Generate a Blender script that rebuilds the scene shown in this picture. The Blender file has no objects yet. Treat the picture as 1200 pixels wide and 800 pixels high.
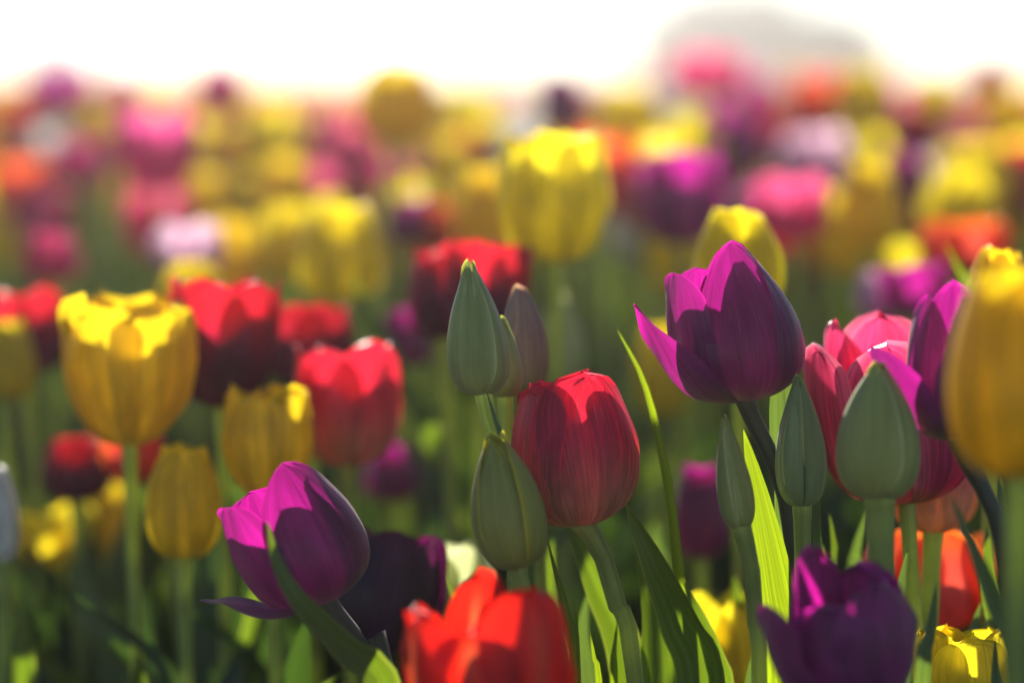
import bpy, math, random
import numpy as np
from mathutils import Vector, Matrix, Quaternion

random.seed(7)
RNG = np.random.default_rng(11)
D = bpy.data
scene = bpy.context.scene
col = scene.collection
rad = math.radians

# ------------------------------------------------------------------ camera
CAM = Vector((0.0, 0.0, 0.52))
PITCH = rad(5.4)
cd = D.cameras.new('camera')
cam = D.objects.new('camera', cd)
col.objects.link(cam)
cam.location = CAM
cam.rotation_euler = (rad(90) - PITCH, 0, 0)
cd.lens = 100
cd.sensor_width = 36
cd.clip_start = 0.05
cd.clip_end = 3000
cd.dof.use_dof = True
cd.dof.focus_distance = 1.29
cd.dof.aperture_fstop = 2.8
scene.camera = cam

# ------------------------------------------------------------------ light
SUN_EL, SUN_AZ = rad(20), rad(-7)          # behind the field, a little to the left
w = D.worlds.new('World')
scene.world = w
w.use_nodes = True
nt = w.node_tree
nt.nodes.clear()
sky = nt.nodes.new('ShaderNodeTexSky')
sky.sky_type = 'NISHITA'
sky.sun_disc = False
sky.sun_elevation = SUN_EL
sky.sun_rotation = SUN_AZ
sky.air_density = 0.85
sky.dust_density = 0.0
sky.altitude = 1500
sky.ozone_density = 1.0
bg = nt.nodes.new('ShaderNodeBackground')
bg.inputs[1].default_value = 0.060
wo = nt.nodes.new('ShaderNodeOutputWorld')
nt.links.new(sky.outputs[0], bg.inputs[0])
nt.links.new(bg.outputs[0], wo.inputs[0])
sl = D.lights.new('sun', 'SUN')
sl.energy = 5.0
sl.angle = rad(0.9)
sl.color = (1.0, 0.93, 0.82)
so = D.objects.new('sun', sl)
col.objects.link(so)
sdir = Vector((math.sin(SUN_AZ) * math.cos(SUN_EL), math.cos(SUN_AZ) * math.cos(SUN_EL), math.sin(SUN_EL)))
so.rotation_euler = (-sdir).to_track_quat('-Z', 'Y').to_euler()

vs = scene.view_settings
vs.view_transform = 'Standard'
vs.look = 'None'
vs.exposure = 1.28
vs.gamma = 1.0
scene.cycles.use_denoising = True
scene.cycles.max_bounces = 8
scene.cycles.transmission_bounces = 4
scene.cycles.volume_bounces = 1
scene.cycles.sample_clamp_indirect = 6.0

# ------------------------------------------------------------------ pixel <-> place
F = 1200 * 100 / 36.0
FWD = Vector((0, math.cos(PITCH), -math.sin(PITCH)))
UP = Vector((0, math.sin(PITCH), math.cos(PITCH)))
RIGHT = Vector((1, 0, 0))


def at(px, py, d):
    return CAM + d * (FWD + RIGHT * ((px - 600) / F) + UP * ((400 - py) / F))


# ------------------------------------------------------------------ materials
def new_mat(name):
    m = D.materials.new(name)
    m.use_nodes = True
    m.node_tree.nodes.clear()
    return m, m.node_tree


def rgb(nt, c):
    n = nt.nodes.new('ShaderNodeRGB')
    n.outputs[0].default_value = (*c, 1)
    return n.outputs[0]


def mixc(nt, f, a, b, mode='MIX'):
    n = nt.nodes.new('ShaderNodeMix')
    n.data_type = 'RGBA'
    n.blend_type = mode
    L = nt.links
    for sock, val in ((n.inputs[0], f), (n.inputs[6], a), (n.inputs[7], b)):
        if isinstance(val, (int, float)):
            sock.default_value = val
        elif isinstance(val, tuple):
            sock.default_value = (*val, 1)
        else:
            L.new(val, sock)
    return n.outputs[2]


def math_n(nt, op, a, b=0.0, clamp=False):
    n = nt.nodes.new('ShaderNodeMath')
    n.operation = op
    n.use_clamp = clamp
    for i, v in enumerate((a, b)):
        if isinstance(v, (int, float)):
            n.inputs[i].default_value = v
        else:
            nt.links.new(v, n.inputs[i])
    return n.outputs[0]


def maprange(nt, v, a, b, c=0.0, d=1.0, smooth=True):
    n = nt.nodes.new('ShaderNodeMapRange')
    n.interpolation_type = 'SMOOTHSTEP' if smooth else 'LINEAR'
    nt.links.new(v, n.inputs[0])
    for i, x in enumerate((a, b, c, d)):
        n.inputs[i + 1].default_value = x
    return n.outputs[0]


def uvnodes(nt):
    u = nt.nodes.new('ShaderNodeUVMap')
    u.uv_map = 'UVMap'
    s = nt.nodes.new('ShaderNodeSeparateXYZ')
    nt.links.new(u.outputs[0], s.inputs[0])
    return s.outputs[0], s.outputs[1]


def streak(nt, u, v, su, sv, detail=3.0):
    oi = nt.nodes.new('ShaderNodeObjectInfo')
    cx = nt.nodes.new('ShaderNodeCombineXYZ')
    nt.links.new(math_n(nt, 'MULTIPLY', u, su), cx.inputs[0])
    nt.links.new(math_n(nt, 'MULTIPLY', v, sv), cx.inputs[1])
    nt.links.new(math_n(nt, 'MULTIPLY', oi.outputs['Random'], 57.0), cx.inputs[2])
    n = nt.nodes.new('ShaderNodeTexNoise')
    n.inputs['Scale'].default_value = 1.0
    n.inputs['Detail'].default_value = detail
    nt.links.new(cx.outputs[0], n.inputs['Vector'])
    return n.outputs[0]


def sheet_mat(name, refl, trans, base=None, base_t=None, base_h=(0.05, 0.3), edge=None, edge_t=None,
              vein=0.35, su=26, sv=1.6, tfac=0.5, rough=0.45, spec=0.35, tip=None, sheen=0.0, bump=0.25, midrib=None,
              flame=None, hue=0.0, pale=0.0, edge_w=0.36):
    """A petal or leaf: a thin sheet that both reflects and lets light through."""
    m, nt = new_mat(name)
    L = nt.links
    u, v = uvnodes(nt)
    n1 = streak(nt, u, v, su, sv)
    n2 = streak(nt, u, v, su * 0.22, sv * 2.2, 4.0)
    k = maprange(nt, n1, 0.32, 0.68, 1.0 - vein, 1.0 + vein * 0.6)
    k2 = maprange(nt, n2, 0.3, 0.7, 0.80, 1.15)
    n3 = streak(nt, u, v, su * 4.5, 2.6, 2.0)
    k3 = maprange(nt, n3, 0.3, 0.7, 1.0 - vein * 0.8, 1.0 + vein * 0.8)
    kk = math_n(nt, 'MULTIPLY', math_n(nt, 'MULTIPLY', k, k2), k3)
    fleck = math_n(nt, 'MULTIPLY', maprange(nt, streak(nt, u, v, su * 1.7, 5.0, 1.0), 0.66, 0.74), maprange(nt, v, 0.35, 0.6))
    R = rgb(nt, refl)
    T = rgb(nt, trans)
    if flame:                       # a differently coloured flame up the middle of the petal
        du = math_n(nt, 'ABSOLUTE', math_n(nt, 'SUBTRACT', u, 0.5))
        du = math_n(nt, 'ADD', du, math_n(nt, 'MULTIPLY', math_n(nt, 'SUBTRACT', n1, 0.5), 0.25))
        f = math_n(nt, 'MULTIPLY', maprange(nt, du, flame[2], flame[3], 1, 0), maprange(nt, v, 0.75, 1.0, 1, 0))
        R = mixc(nt, f, R, flame[0])
        T = mixc(nt, f, T, flame[1])
    if edge:
        du = math_n(nt, 'ABSOLUTE', math_n(nt, 'SUBTRACT', u, 0.5))
        f = maprange(nt, du, edge_w, 0.5)
        R = mixc(nt, f, R, edge)
        T = mixc(nt, f, T, edge_t or edge)
    if tip:
        f = maprange(nt, v, 0.8, 1.0)
        R = mixc(nt, f, R, tip)
        T = mixc(nt, f, T, tip)
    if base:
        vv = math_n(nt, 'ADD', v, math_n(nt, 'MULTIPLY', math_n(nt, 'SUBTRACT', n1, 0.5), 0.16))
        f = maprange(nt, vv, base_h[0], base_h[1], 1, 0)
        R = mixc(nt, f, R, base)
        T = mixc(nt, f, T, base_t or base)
    if midrib:
        du = math_n(nt, 'ABSOLUTE', math_n(nt, 'SUBTRACT', u, 0.5))
        f = math_n(nt, 'MULTIPLY', maprange(nt, du, 0.008, 0.03, 1, 0), 0.75)
        R = mixc(nt, f, R, midrib)
        T = mixc(nt, f, T, midrib)
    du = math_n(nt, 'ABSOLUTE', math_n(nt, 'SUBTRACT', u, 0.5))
    rim = math_n(nt, 'MAXIMUM', maprange(nt, du, 0.475, 0.5), maprange(nt, v, 0.975, 1.0))  # painted rim highlight: sheet colour lightened at its edges and tip
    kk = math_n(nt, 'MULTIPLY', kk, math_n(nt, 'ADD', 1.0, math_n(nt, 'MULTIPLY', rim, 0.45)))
    cc = nt.nodes.new('ShaderNodeCombineXYZ')
    for i in range(3):
        L.new(kk, cc.inputs[i])
    R = mixc(nt, 1.0, R, cc.outputs[0], 'MULTIPLY')
    T = mixc(nt, 1.0, T, cc.outputs[0], 'MULTIPLY')
    if pale:
        R = mixc(nt, math_n(nt, 'MULTIPLY', fleck, pale), R, (0.75, 0.55, 0.55))
    if hue:
        oi = nt.nodes.new('ShaderNodeObjectInfo')
        for which in (0, 1):
            hs = nt.nodes.new('ShaderNodeHueSaturation')
            L.new(maprange(nt, oi.outputs['Random'], 0, 1, 0.5 - hue, 0.5 + hue, False), hs.inputs['Hue'])
            L.new(R if which == 0 else T, hs.inputs['Color'])
            if which == 0:
                R = hs.outputs[0]
            else:
                T = hs.outputs[0]
    p = nt.nodes.new('ShaderNodeBsdfPrincipled')
    L.new(R, p.inputs['Base Color'])
    p.inputs['Roughness'].default_value = rough
    p.inputs['Specular IOR Level'].default_value = spec
    p.inputs['Sheen Weight'].default_value = sheen
    t = nt.nodes.new('ShaderNodeBsdfTranslucent')
    L.new(T, t.inputs['Color'])
    if bump:
        b = nt.nodes.new('ShaderNodeBump')
        b.inputs['Strength'].default_value = bump
        b.inputs['Distance'].default_value = 0.0008
        L.new(n1, b.inputs['Height'])
        L.new(b.outputs[0], p.inputs['Normal'])
    mx = nt.nodes.new('ShaderNodeMixShader')
    mx.inputs[0].default_value = tfac
    L.new(p.outputs[0], mx.inputs[1])
    L.new(t.outputs[0], mx.inputs[2])
    o = nt.nodes.new('ShaderNodeOutputMaterial')
    L.new(mx.outputs[0], o.inputs[0])
    return m


M = {}
M['red'] = sheet_mat('red_petal', (0.48, 0.018, 0.095), (0.92, 0.022, 0.055), base=(0.50, 0.25, 0.20), base_t=(0.75, 0.35, 0.14),
                     base_h=(0.30, 0.74), pale=0.4, vein=0.24, sheen=0.15, tfac=0.5, rough=0.36, bump=0.5)
M['scarlet'] = sheet_mat('scarlet_petal', (0.36, 0.010, 0.022), (0.90, 0.018, 0.008), base=(0.35, 0.10, 0.03), base_h=(0.0, 0.35),
                         flame=((0.30, 0.06, 0.05), (0.8, 0.12, 0.04), 0.03, 0.14), vein=0.14)
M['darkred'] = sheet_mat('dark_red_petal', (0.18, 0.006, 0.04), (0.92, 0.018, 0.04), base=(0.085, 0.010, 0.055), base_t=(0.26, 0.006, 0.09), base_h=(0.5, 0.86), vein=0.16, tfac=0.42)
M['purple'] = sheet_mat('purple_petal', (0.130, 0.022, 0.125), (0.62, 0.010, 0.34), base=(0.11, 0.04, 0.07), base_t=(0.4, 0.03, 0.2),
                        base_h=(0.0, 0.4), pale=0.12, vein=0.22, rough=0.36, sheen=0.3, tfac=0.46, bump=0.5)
M['maroon'] = sheet_mat('black_purple_petal', (0.040, 0.014, 0.048), (0.22, 0.006, 0.12), vein=0.16, rough=0.38, tfac=0.35)
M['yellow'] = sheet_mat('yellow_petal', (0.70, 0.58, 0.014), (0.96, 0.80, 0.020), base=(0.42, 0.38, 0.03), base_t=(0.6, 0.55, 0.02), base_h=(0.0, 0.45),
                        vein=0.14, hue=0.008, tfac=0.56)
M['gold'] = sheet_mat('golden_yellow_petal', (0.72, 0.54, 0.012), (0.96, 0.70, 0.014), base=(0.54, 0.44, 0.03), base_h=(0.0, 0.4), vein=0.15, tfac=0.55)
M['pink'] = sheet_mat('rose_pink_petal', (0.36, 0.045, 0.19), (0.92, 0.05, 0.17), base=(0.45, 0.25, 0.2), base_t=(0.7, 0.3, 0.12),
                      base_h=(0.0, 0.3), edge=(0.54, 0.20, 0.34), edge_t=(0.86, 0.17, 0.27), edge_w=0.24, bump=0.5, rough=0.36, vein=0.26,
                      flame=((0.24, 0.035, 0.17), (0.85, 0.02, 0.10), 0.1, 0.28))
M['peach'] = sheet_mat('peach_pink_petal', (0.42, 0.06, 0.18), (0.9, 0.12, 0.14), base=(0.56, 0.38, 0.27), base_t=(0.9, 0.55, 0.18),
                       base_h=(0.40, 0.80), vein=0.1)
M['orange'] = sheet_mat('orange_red_petal', (0.42, 0.040, 0.030), (0.98, 0.14, 0.015), base=(0.35, 0.08, 0.03), base_h=(0, 0.4), vein=0.12,
                        edge=(0.5, 0.10, 0.03), edge_t=(0.98, 0.25, 0.03), flame=((0.36, 0.07, 0.09), (0.8, 0.09, 0.05), 0.12, 0.3))
M['white'] = sheet_mat('white_petal', (0.72, 0.72, 0.70), (0.85, 0.84, 0.80), vein=0.08)
M['cream'] = sheet_mat('cream_petal', (0.50, 0.54, 0.32), (0.70, 0.76, 0.34), base=(0.3, 0.38, 0.15), base_h=(0, .6), vein=0.1)
M['lilac'] = sheet_mat('pale_lilac_petal', (0.58, 0.40, 0.50), (0.92, 0.60, 0.76), vein=0.1)
M['rose'] = sheet_mat('magenta_pink_petal', (0.42, 0.055, 0.22), (0.95, 0.11, 0.36), vein=0.12, hue=0.015)
M['bud_green'] = sheet_mat('green_bud_petal', (0.36, 0.40, 0.12), (0.44, 0.48, 0.05), edge=(0.47, 0.50, 0.20), edge_t=(0.6, 0.62, 0.1),
                           su=20, sv=0.8, vein=0.055, tfac=0.3, rough=0.5, sheen=0.2)
M['bud_yellow'] = sheet_mat('yellow_green_bud_petal', (0.33, 0.36, 0.085), (0.5, 0.48, 0.03), edge=(0.50, 0.46, 0.05), edge_t=(0.85, 0.76, 0.03),
                            su=20, sv=0.8, vein=0.07, tfac=0.38, rough=0.45, sheen=0.15)
M['bud_rib'] = sheet_mat('ribbed_bud_petal', (0.25, 0.33, 0.15), (0.34, 0.42, 0.06), edge=(0.36, 0.42, 0.18), edge_t=(0.6, 0.62, 0.1),
                         su=20, sv=0.8, vein=0.06, tfac=0.3, rough=0.5, sheen=0.2, midrib=(0.05, 0.07, 0.03))
M['bud_pink'] = sheet_mat('pinkish_bud_petal', (0.42, 0.29, 0.22), (0.6, 0.36, 0.2), base=(0.26, 0.32, 0.13), base_h=(0.1, 0.65), edge=(0.58, 0.36, 0.27),
                          edge_t=(0.85, 0.42, 0.2), su=30, sv=1.0, vein=0.15, tfac=0.4)
M['leaf'] = sheet_mat('tulip_leaf_green', (0.075, 0.14, 0.05), (0.17, 0.27, 0.008), su=46, sv=0.8, vein=0.2, tfac=0.45, rough=0.36, spec=0.45,
                      bump=0.5, edge=(0.10, 0.16, 0.06), edge_t=(0.3, 0.38, 0.03))
M['leaf_low'] = sheet_mat('painted_shade_leaf', (0.03, 0.075, 0.042), (0.06, 0.125, 0.010), su=46, sv=0.8, vein=0.2, tfac=0.4, rough=0.4, spec=0.35, bump=0.3)  # darker copy of the leaf green, shade of the bed put into the colour
M['leaf_bright'] = sheet_mat('yellow_green_leaf', (0.075, 0.13, 0.03), (0.27, 0.38, 0.006), su=46, sv=0.8, vein=0.28, tfac=0.6, rough=0.4, bump=0.5)  # lit copy of the leaf green, backlight put into the transmitted colour
M['leaf_blue'] = sheet_mat('blue_green_leaf', (0.115, 0.185, 0.10), (0.18, 0.29, 0.03), su=46, sv=0.8, vein=0.18, tfac=0.35, rough=0.4, spec=0.4,
                           bump=0.5, midrib=(0.035, 0.05, 0.025))
M['stem'] = sheet_mat('tulip_stem', (0.34, 0.42, 0.10), (0.50, 0.58, 0.05), su=9, sv=6, vein=0.14, tfac=0.35, rough=0.45, bump=0.3, sheen=0.3)
M['stem_dark'] = sheet_mat('dark_stem', (0.075, 0.085, 0.055), (0.14, 0.13, 0.04), su=9, sv=6, vein=0.2, tfac=0.2, rough=0.45, bump=0.3, sheen=0.2)


def dew_mat():
    m, nt = new_mat('dew')
    p = nt.nodes.new('ShaderNodeBsdfPrincipled')
    p.inputs['Base Color'].default_value = (1, 1, 1, 1)
    p.inputs['Roughness'].default_value = 0.06
    p.inputs['IOR'].default_value = 1.33
    p.inputs['Transmission Weight'].default_value = 1.0
    o = nt.nodes.new('ShaderNodeOutputMaterial')
    nt.links.new(p.outputs[0], o.inputs[0])
    return m


M['dew'] = dew_mat()

# ------------------------------------------------------------------ mesh helpers
def grid_faces(nu, nv, off=0):
    i, j = np.meshgrid(np.arange(nu - 1), np.arange(nv - 1), indexing='ij')
    a = i * nv + j
    f = np.stack([a, a + nv, a + nv + 1, a + 1], -1).reshape(-1, 4) + off
    return f


class MB:
    """Collects grid patches and links them as ONE mesh object."""

    def __init__(self):
        self.v, self.f, self.uv, self.mi = [], [], [], []
        self.n = 0

    def grid(self, P, UV, mat=0):
        nu, nv = P.shape[:2]
        self.v.append(P.reshape(-1, 3))
        self.uv.append(UV.reshape(-1, 2))
        f = grid_faces(nu, nv, self.n)
        self.f.append(f)
        self.mi.append(np.full(len(f), mat))
        self.n += nu * nv

    def mesh(self, name, mats):
        V = np.concatenate(self.v).astype(np.float32)
        Fc = np.concatenate(self.f).astype(np.int32)
        UV = np.concatenate(self.uv).astype(np.float32)
        me = D.meshes.new(name)
        me.vertices.add(len(V))
        me.vertices.foreach_set('co', V.ravel())
        me.loops.add(len(Fc) * 4)
        me.loops.foreach_set('vertex_index', Fc.ravel())
        me.polygons.add(len(Fc))
        me.polygons.foreach_set('loop_start', np.arange(len(Fc), dtype=np.int32) * 4)
        uvl = me.uv_layers.new(name='UVMap')
        uvl.data.foreach_set('uv', UV[Fc.ravel()].ravel())
        for m in mats:
            me.materials.append(m)
        me.polygons.foreach_set('material_index', np.concatenate(self.mi).astype(np.int32))
        me.polygons.foreach_set('use_smooth', np.ones(len(Fc), dtype=bool))
        me.update(calc_edges=True)
        return me

    def build(self, name, mats, parent=None):
        if not isinstance(mats, (list, tuple)):
            mats = [mats]
        o = D.objects.new(name, self.mesh(name, mats))
        col.objects.link(o)
        if parent:
            o.parent = parent
        return o


def wob(x, rs, n=4, f0=1.0):
    """smooth 1-D noise in about [-1, 1]"""
    s = np.zeros_like(x, dtype=float)
    for k in range(n):
        s += rs.uniform(0.4, 1) * np.sin(x * f0 * (k + 1) * rs.uniform(0.8, 1.3) + rs.uniform(0, 6.28)) / (k + 1)
    return s / 1.5


KINDS = {
    # b: fullness near the base, c: upper body, t: opening at the tip, w: petal width, e/q: tip shape
    'cup':    dict(b=1.28, c=1.15, t=0.62, zt=1.0, z2=0.55, w=2.15, e=5.0, q=0.5, jag=0.02, ruf=0.05, flare=0.05, curl=0.0, inner=0.90),
    'open':   dict(b=1.20, c=1.10, t=0.98, zt=1.0, z2=0.5, w=2.0, e=4.0, q=0.55, jag=0.02, ruf=0.08, flare=0.10, curl=0.0, inner=0.86),
    'goblet': dict(b=1.25, c=1.18, t=0.50, zt=1.0, z2=0.55, w=2.1, e=2.6, q=0.75, jag=0.01, ruf=0.05, flare=0.04, curl=0.0, inner=0.9),
    'fringe': dict(b=1.22, c=1.12, t=0.85, zt=1.0, z2=0.55, w=2.05, e=7.0, q=0.4, jag=0.07, ruf=0.10, flare=0.06, curl=0.0, inner=0.88),
    'bud':    dict(b=1.32, c=0.80, t=0.05, zt=1.0, z2=0.60, w=2.25, e=2.2, q=0.9, jag=0.0, ruf=0.02, flare=0.07, curl=0.0, inner=0.93),
    'slim':   dict(b=1.25, c=0.98, t=0.16, zt=1.0, z2=0.66, w=2.2, e=3.0, q=0.75, jag=0.0, ruf=0.015, flare=0.03, curl=0.0, inner=0.92),
}


def petal(H, R, az, p, rs, nu=15, nv=22, outer=True):
    """One petal as a grid. az in degrees: -90 faces the viewer, 180 points left, 0 right, 90 away."""
    s = 1.0 if outer else p['inner']
    v = np.linspace(0, 1, nv)
    v = 1 - (1 - v) ** 1.35
    P0, P1 = (0.10 * R * s, 0.0), (1.25 * R * p['b'] * s / 1.25, -0.015 * H)
    P2, P3 = (1.12 * R * p['c'] * s, p['z2'] * H), (p['t'] * R * s, p['zt'] * H)
    b0, b1, b2, b3 = (1 - v) ** 3, 3 * v * (1 - v) ** 2, 3 * v * v * (1 - v), v ** 3
    r = b0 * P0[0] + b1 * P1[0] + b2 * P2[0] + b3 * P3[0]
    z = b0 * P0[1] + b1 * P1[1] + b2 * P2[1] + b3 * P3[1]
    # tip curl outwards (+) or inwards (-)
    r = r + p['curl'] * R * np.clip((v - 0.6) / 0.4, 0, 1) ** 2
    dr, dz = np.gradient(r, v), np.gradient(z, v)
    L = np.hypot(dr, dz) + 1e-9
    tr, tz = dr / L, dz / L
    nr, nz = tz, -tr                       # outward normal of the centre line
    wv = (v + 0.015) ** 0.55 * np.clip(1 - v ** p['e'], 0, 1) ** p['q']
    wv = wv / wv.max() * p['w'] * R * s * 0.5
    wv = np.maximum(wv, 0.004 * R)
    u = np.linspace(-1, 1, nu)
    U, V = np.meshgrid(u, v, indexing='ij')
    rho = np.maximum(np.maximum(r, 0.28 * R) * 1.02, wv / 1.45)
    S = U * wv[None, :]
    A = S / rho[None, :]
    tang = rho[None, :] * np.sin(A)
    inw = rho[None, :] * (1 - np.cos(A))
    # waves
    ed = np.abs(U) ** 2.2
    ph = rs.uniform(0, 6.28, 3)
    n_off = p['ruf'] * R * ed * np.where(U < 0, wob(V * 7, rs), wob(V * 7, rs)) * np.clip(V * 1.6, 0, 1)
    n_off += p['flare'] * R * np.abs(U) ** 4 * np.clip(V * 2 - 0.3, 0, 1)
    n_off -= 0.035 * R * np.exp(-(U / 0.10) ** 2) * np.sin(np.pi * np.clip(V, 0, 1)) ** 0.7
    n_off += 0.018 * R * wob(U * 3 + V * 2, rs) * np.sin(np.pi * V)
    n_off += 0.012 * R * wob(U * 9 + 0.6 * np.sin(V * 3 + ph[0]), rs) * V
    t_off = p['jag'] * H * np.clip(V, 0, 1) ** 4 * (wob(U * 4.2, rs) + 0.5 * wob(U * 11, rs))
    rr = r[None, :] - inw * np.clip(nr, 0.25, 1)[None, :] + n_off * nr[None, :] + t_off * tr[None, :]
    zz = z[None, :] + inw * 0.35 * (-nz)[None, :] + n_off * nz[None, :] + t_off * tz[None, :]
    a = rad(az)
    ca, sa = math.cos(a), math.sin(a)
    X = rr * ca - tang * sa
    Y = rr * sa + tang * ca
    UV = np.stack([(U + 1) / 2, V], -1)
    return np.stack([X, Y, zz], -1), UV


def petals(kind, H, R, yaw, rs, ov=None, nu=15, nv=22, base=None):
    out = []
    for i in range(6):
        p = dict(KINDS[kind])
        if base:
            p.update(base)
        az = (yaw + 120 * i) if i < 3 else (yaw + 60 + 120 * (i - 3))
        az += rs.uniform(-7, 7)
        p['t'] *= rs.uniform(0.9, 1.1)
        p['zt'] *= rs.uniform(0.96, 1.03)
        if ov and i in ov:
            o = dict(ov[i])
            if o.get('skip'):
                continue
            az = o.pop('az', az)
            p.update(o)
        Rp, Hp = R * p.get('rs', 1), H
        out.append(petal(Hp, Rp, az, p, rs, nu, nv, i < 3))
    return out


def catmull(pts, n):
    pts = np.array([tuple(p) for p in pts], float)
    P = np.vstack([2 * pts[0] - pts[1], pts, 2 * pts[-1] - pts[-2]])
    seg = np.linalg.norm(np.diff(pts, axis=0), axis=1)
    cum = np.concatenate([[0], np.cumsum(seg)]) / seg.sum()
    out = []
    for t in np.linspace(0, 1, n):
        k = min(np.searchsorted(cum, t, side='right') - 1, len(pts) - 2)
        x = (t - cum[k]) / max(cum[k + 1] - cum[k], 1e-9)
        p0, p1, p2, p3 = P[k], P[k + 1], P[k + 2], P[k + 3]
        out.append(0.5 * ((2 * p1) + (-p0 + p2) * x + (2 * p0 - 5 * p1 + 4 * p2 - p3) * x * x + (-p0 + 3 * p1 - 3 * p2 + p3) * x ** 3))
    return np.array(out)


def tube(pts, r0, r1, n=24, seg=10):
    C = catmull(pts, n)
    T = np.gradient(C, axis=0)
    T /= np.linalg.norm(T, axis=1)[:, None] + 1e-12
    ref = np.array([1.0, 0.1, 0.0])
    A = np.cross(T, ref)
    A /= np.linalg.norm(A, axis=1)[:, None]
    B = np.cross(T, A)
    th = np.linspace(0, 2 * np.pi, seg + 1)
    r = np.linspace(r0, r1, n)
    tt = np.linspace(0, 1, n)
    r = r * (1 + 0.04 * np.sin(tt * 9 + pts[0][0] * 50 + n) + 0.03 * np.sin(tt * 23)) * (1 + 0.30 * np.clip((tt - 0.93) / 0.07, 0, 1) ** 1.5)
    P = C[None] + (np.cos(th)[:, None, None] * A[None] + np.sin(th)[:, None, None] * B[None]) * r[None, :, None]
    U, V = np.meshgrid(np.linspace(0, 1, seg + 1), np.linspace(0, 1, n), indexing='ij')
    return P, np.stack([U, V], -1)


def blade(pts, width, facing=(0, -1, 0), fold=0.35, twist=0.0, nu=9, nv=26, rs=None, wmax=0.45, sharp=1.0, wave=0.06):
    """A tulip leaf: folded along its keel, widest at wmax, pointed at the tip."""
    C = catmull(pts, nv)
    t = np.linspace(0, 1, nv)
    T = np.gradient(C, axis=0)
    T /= np.linalg.norm(T, axis=1)[:, None] + 1e-12
    f = np.array(facing, float)
    Wd = np.cross(T, f)
    Wd /= np.linalg.norm(Wd, axis=1)[:, None] + 1e-9
    N = np.cross(Wd, T)
    if np.ndim(twist) or twist:
        a = rad(twist) * t
        W2 = Wd * np.cos(a)[:, None] + N * np.sin(a)[:, None]
        N = -Wd * np.sin(a)[:, None] + N * np.cos(a)[:, None]
        Wd = W2
    k = math.log(0.5) / math.log(wmax)
    wv = np.sin(np.pi * np.clip(t ** k, 0, 1)) ** 0.8
    wv = np.maximum(wv, 0.30 * (1 - t))
    if sharp != 1.0:
        wv = wv * np.where(t > wmax, np.clip((1 - t) / (1 - wmax), 0, 1) ** (sharp - 1), 1)
    wv = wv * width / 2
    u = np.linspace(-1, 1, nu)
    U, V = np.meshgrid(u, t, indexing='ij')
    S = U * wv[None]
    lift = fold * (np.abs(U) ** 1.3) * wv[None]
    if rs is not None:
        lift = lift + wave * width * np.abs(U) ** 2 * np.where(U < 0, wob(V * 6, rs), wob(V * 6, rs))
    P = C[None] + Wd[None] * S[..., None] + N[None] * lift[..., None]
    return P, np.stack([(U + 1) / 2, V], -1)


def tag(o, label=None, cat=None, group=None, kind=None):
    for k, x in (('label', label), ('category', cat), ('group', group), ('kind', kind)):
        if x:
            o[k] = x


def empty(name, loc, parent=None):
    o = D.objects.new(name, None)
    o.empty_display_size = 0.02
    o.location = loc
    col.objects.link(o)
    if parent:
        o.parent = parent
    return o


# ------------------------------------------------------------------ ground, trees
def ground():
    m, nt = new_mat('field_soil')
    L = nt.links
    tc = nt.nodes.new('ShaderNodeTexCoord')
    n1 = nt.nodes.new('ShaderNodeTexNoise')
    n1.inputs['Scale'].default_value = 9.0
    n1.inputs['Detail'].default_value = 8.0
    L.new(tc.outputs['Object'], n1.inputs['Vector'])
    n2 = nt.nodes.new('ShaderNodeTexNoise')
    n2.inputs['Scale'].default_value = 0.6
    n2.inputs['Detail'].default_value = 4.0
    L.new(tc.outputs['Object'], n2.inputs['Vector'])
    a = mixc(nt, maprange(nt, n1.outputs[0], 0.35, 0.65), (0.035, 0.025, 0.016), (0.085, 0.065, 0.04))
    c = mixc(nt, maprange(nt, n2.outputs[0], 0.4, 0.6), a, (0.04, 0.07, 0.02))
    p = nt.nodes.new('ShaderNodeBsdfPrincipled')
    p.inputs['Roughness'].default_value = 0.95
    L.new(c, p.inputs['Base Color'])
    b = nt.nodes.new('ShaderNodeBump')
    b.inputs['Distance'].default_value = 0.02
    L.new(n1.outputs[0], b.inputs['Height'])
    L.new(b.outputs[0], p.inputs['Normal'])
    o = nt.nodes.new('ShaderNodeOutputMaterial')
    L.new(p.outputs[0], o.inputs[0])
    xs = np.concatenate([[-900, -300, -80], np.linspace(-20, 20, 81), [80, 300, 900]])
    ys = np.concatenate([[-60, -10], np.linspace(-1, 45, 120), [80, 200, 600, 1500]])
    X, Y = np.meshgrid(xs, ys, indexing='ij')
    Z = 0.012 * np.sin(X * 9.1 + np.sin(Y * 4)) * np.cos(Y * 7.3) - 0.012
    mb = MB()
    mb.grid(np.stack([X, Y, Z], -1), np.stack([X, Y], -1))
    g = mb.build('ground', m)
    tag(g, 'dark soil of the tulip field', None, None, 'structure')


ground()


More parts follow.
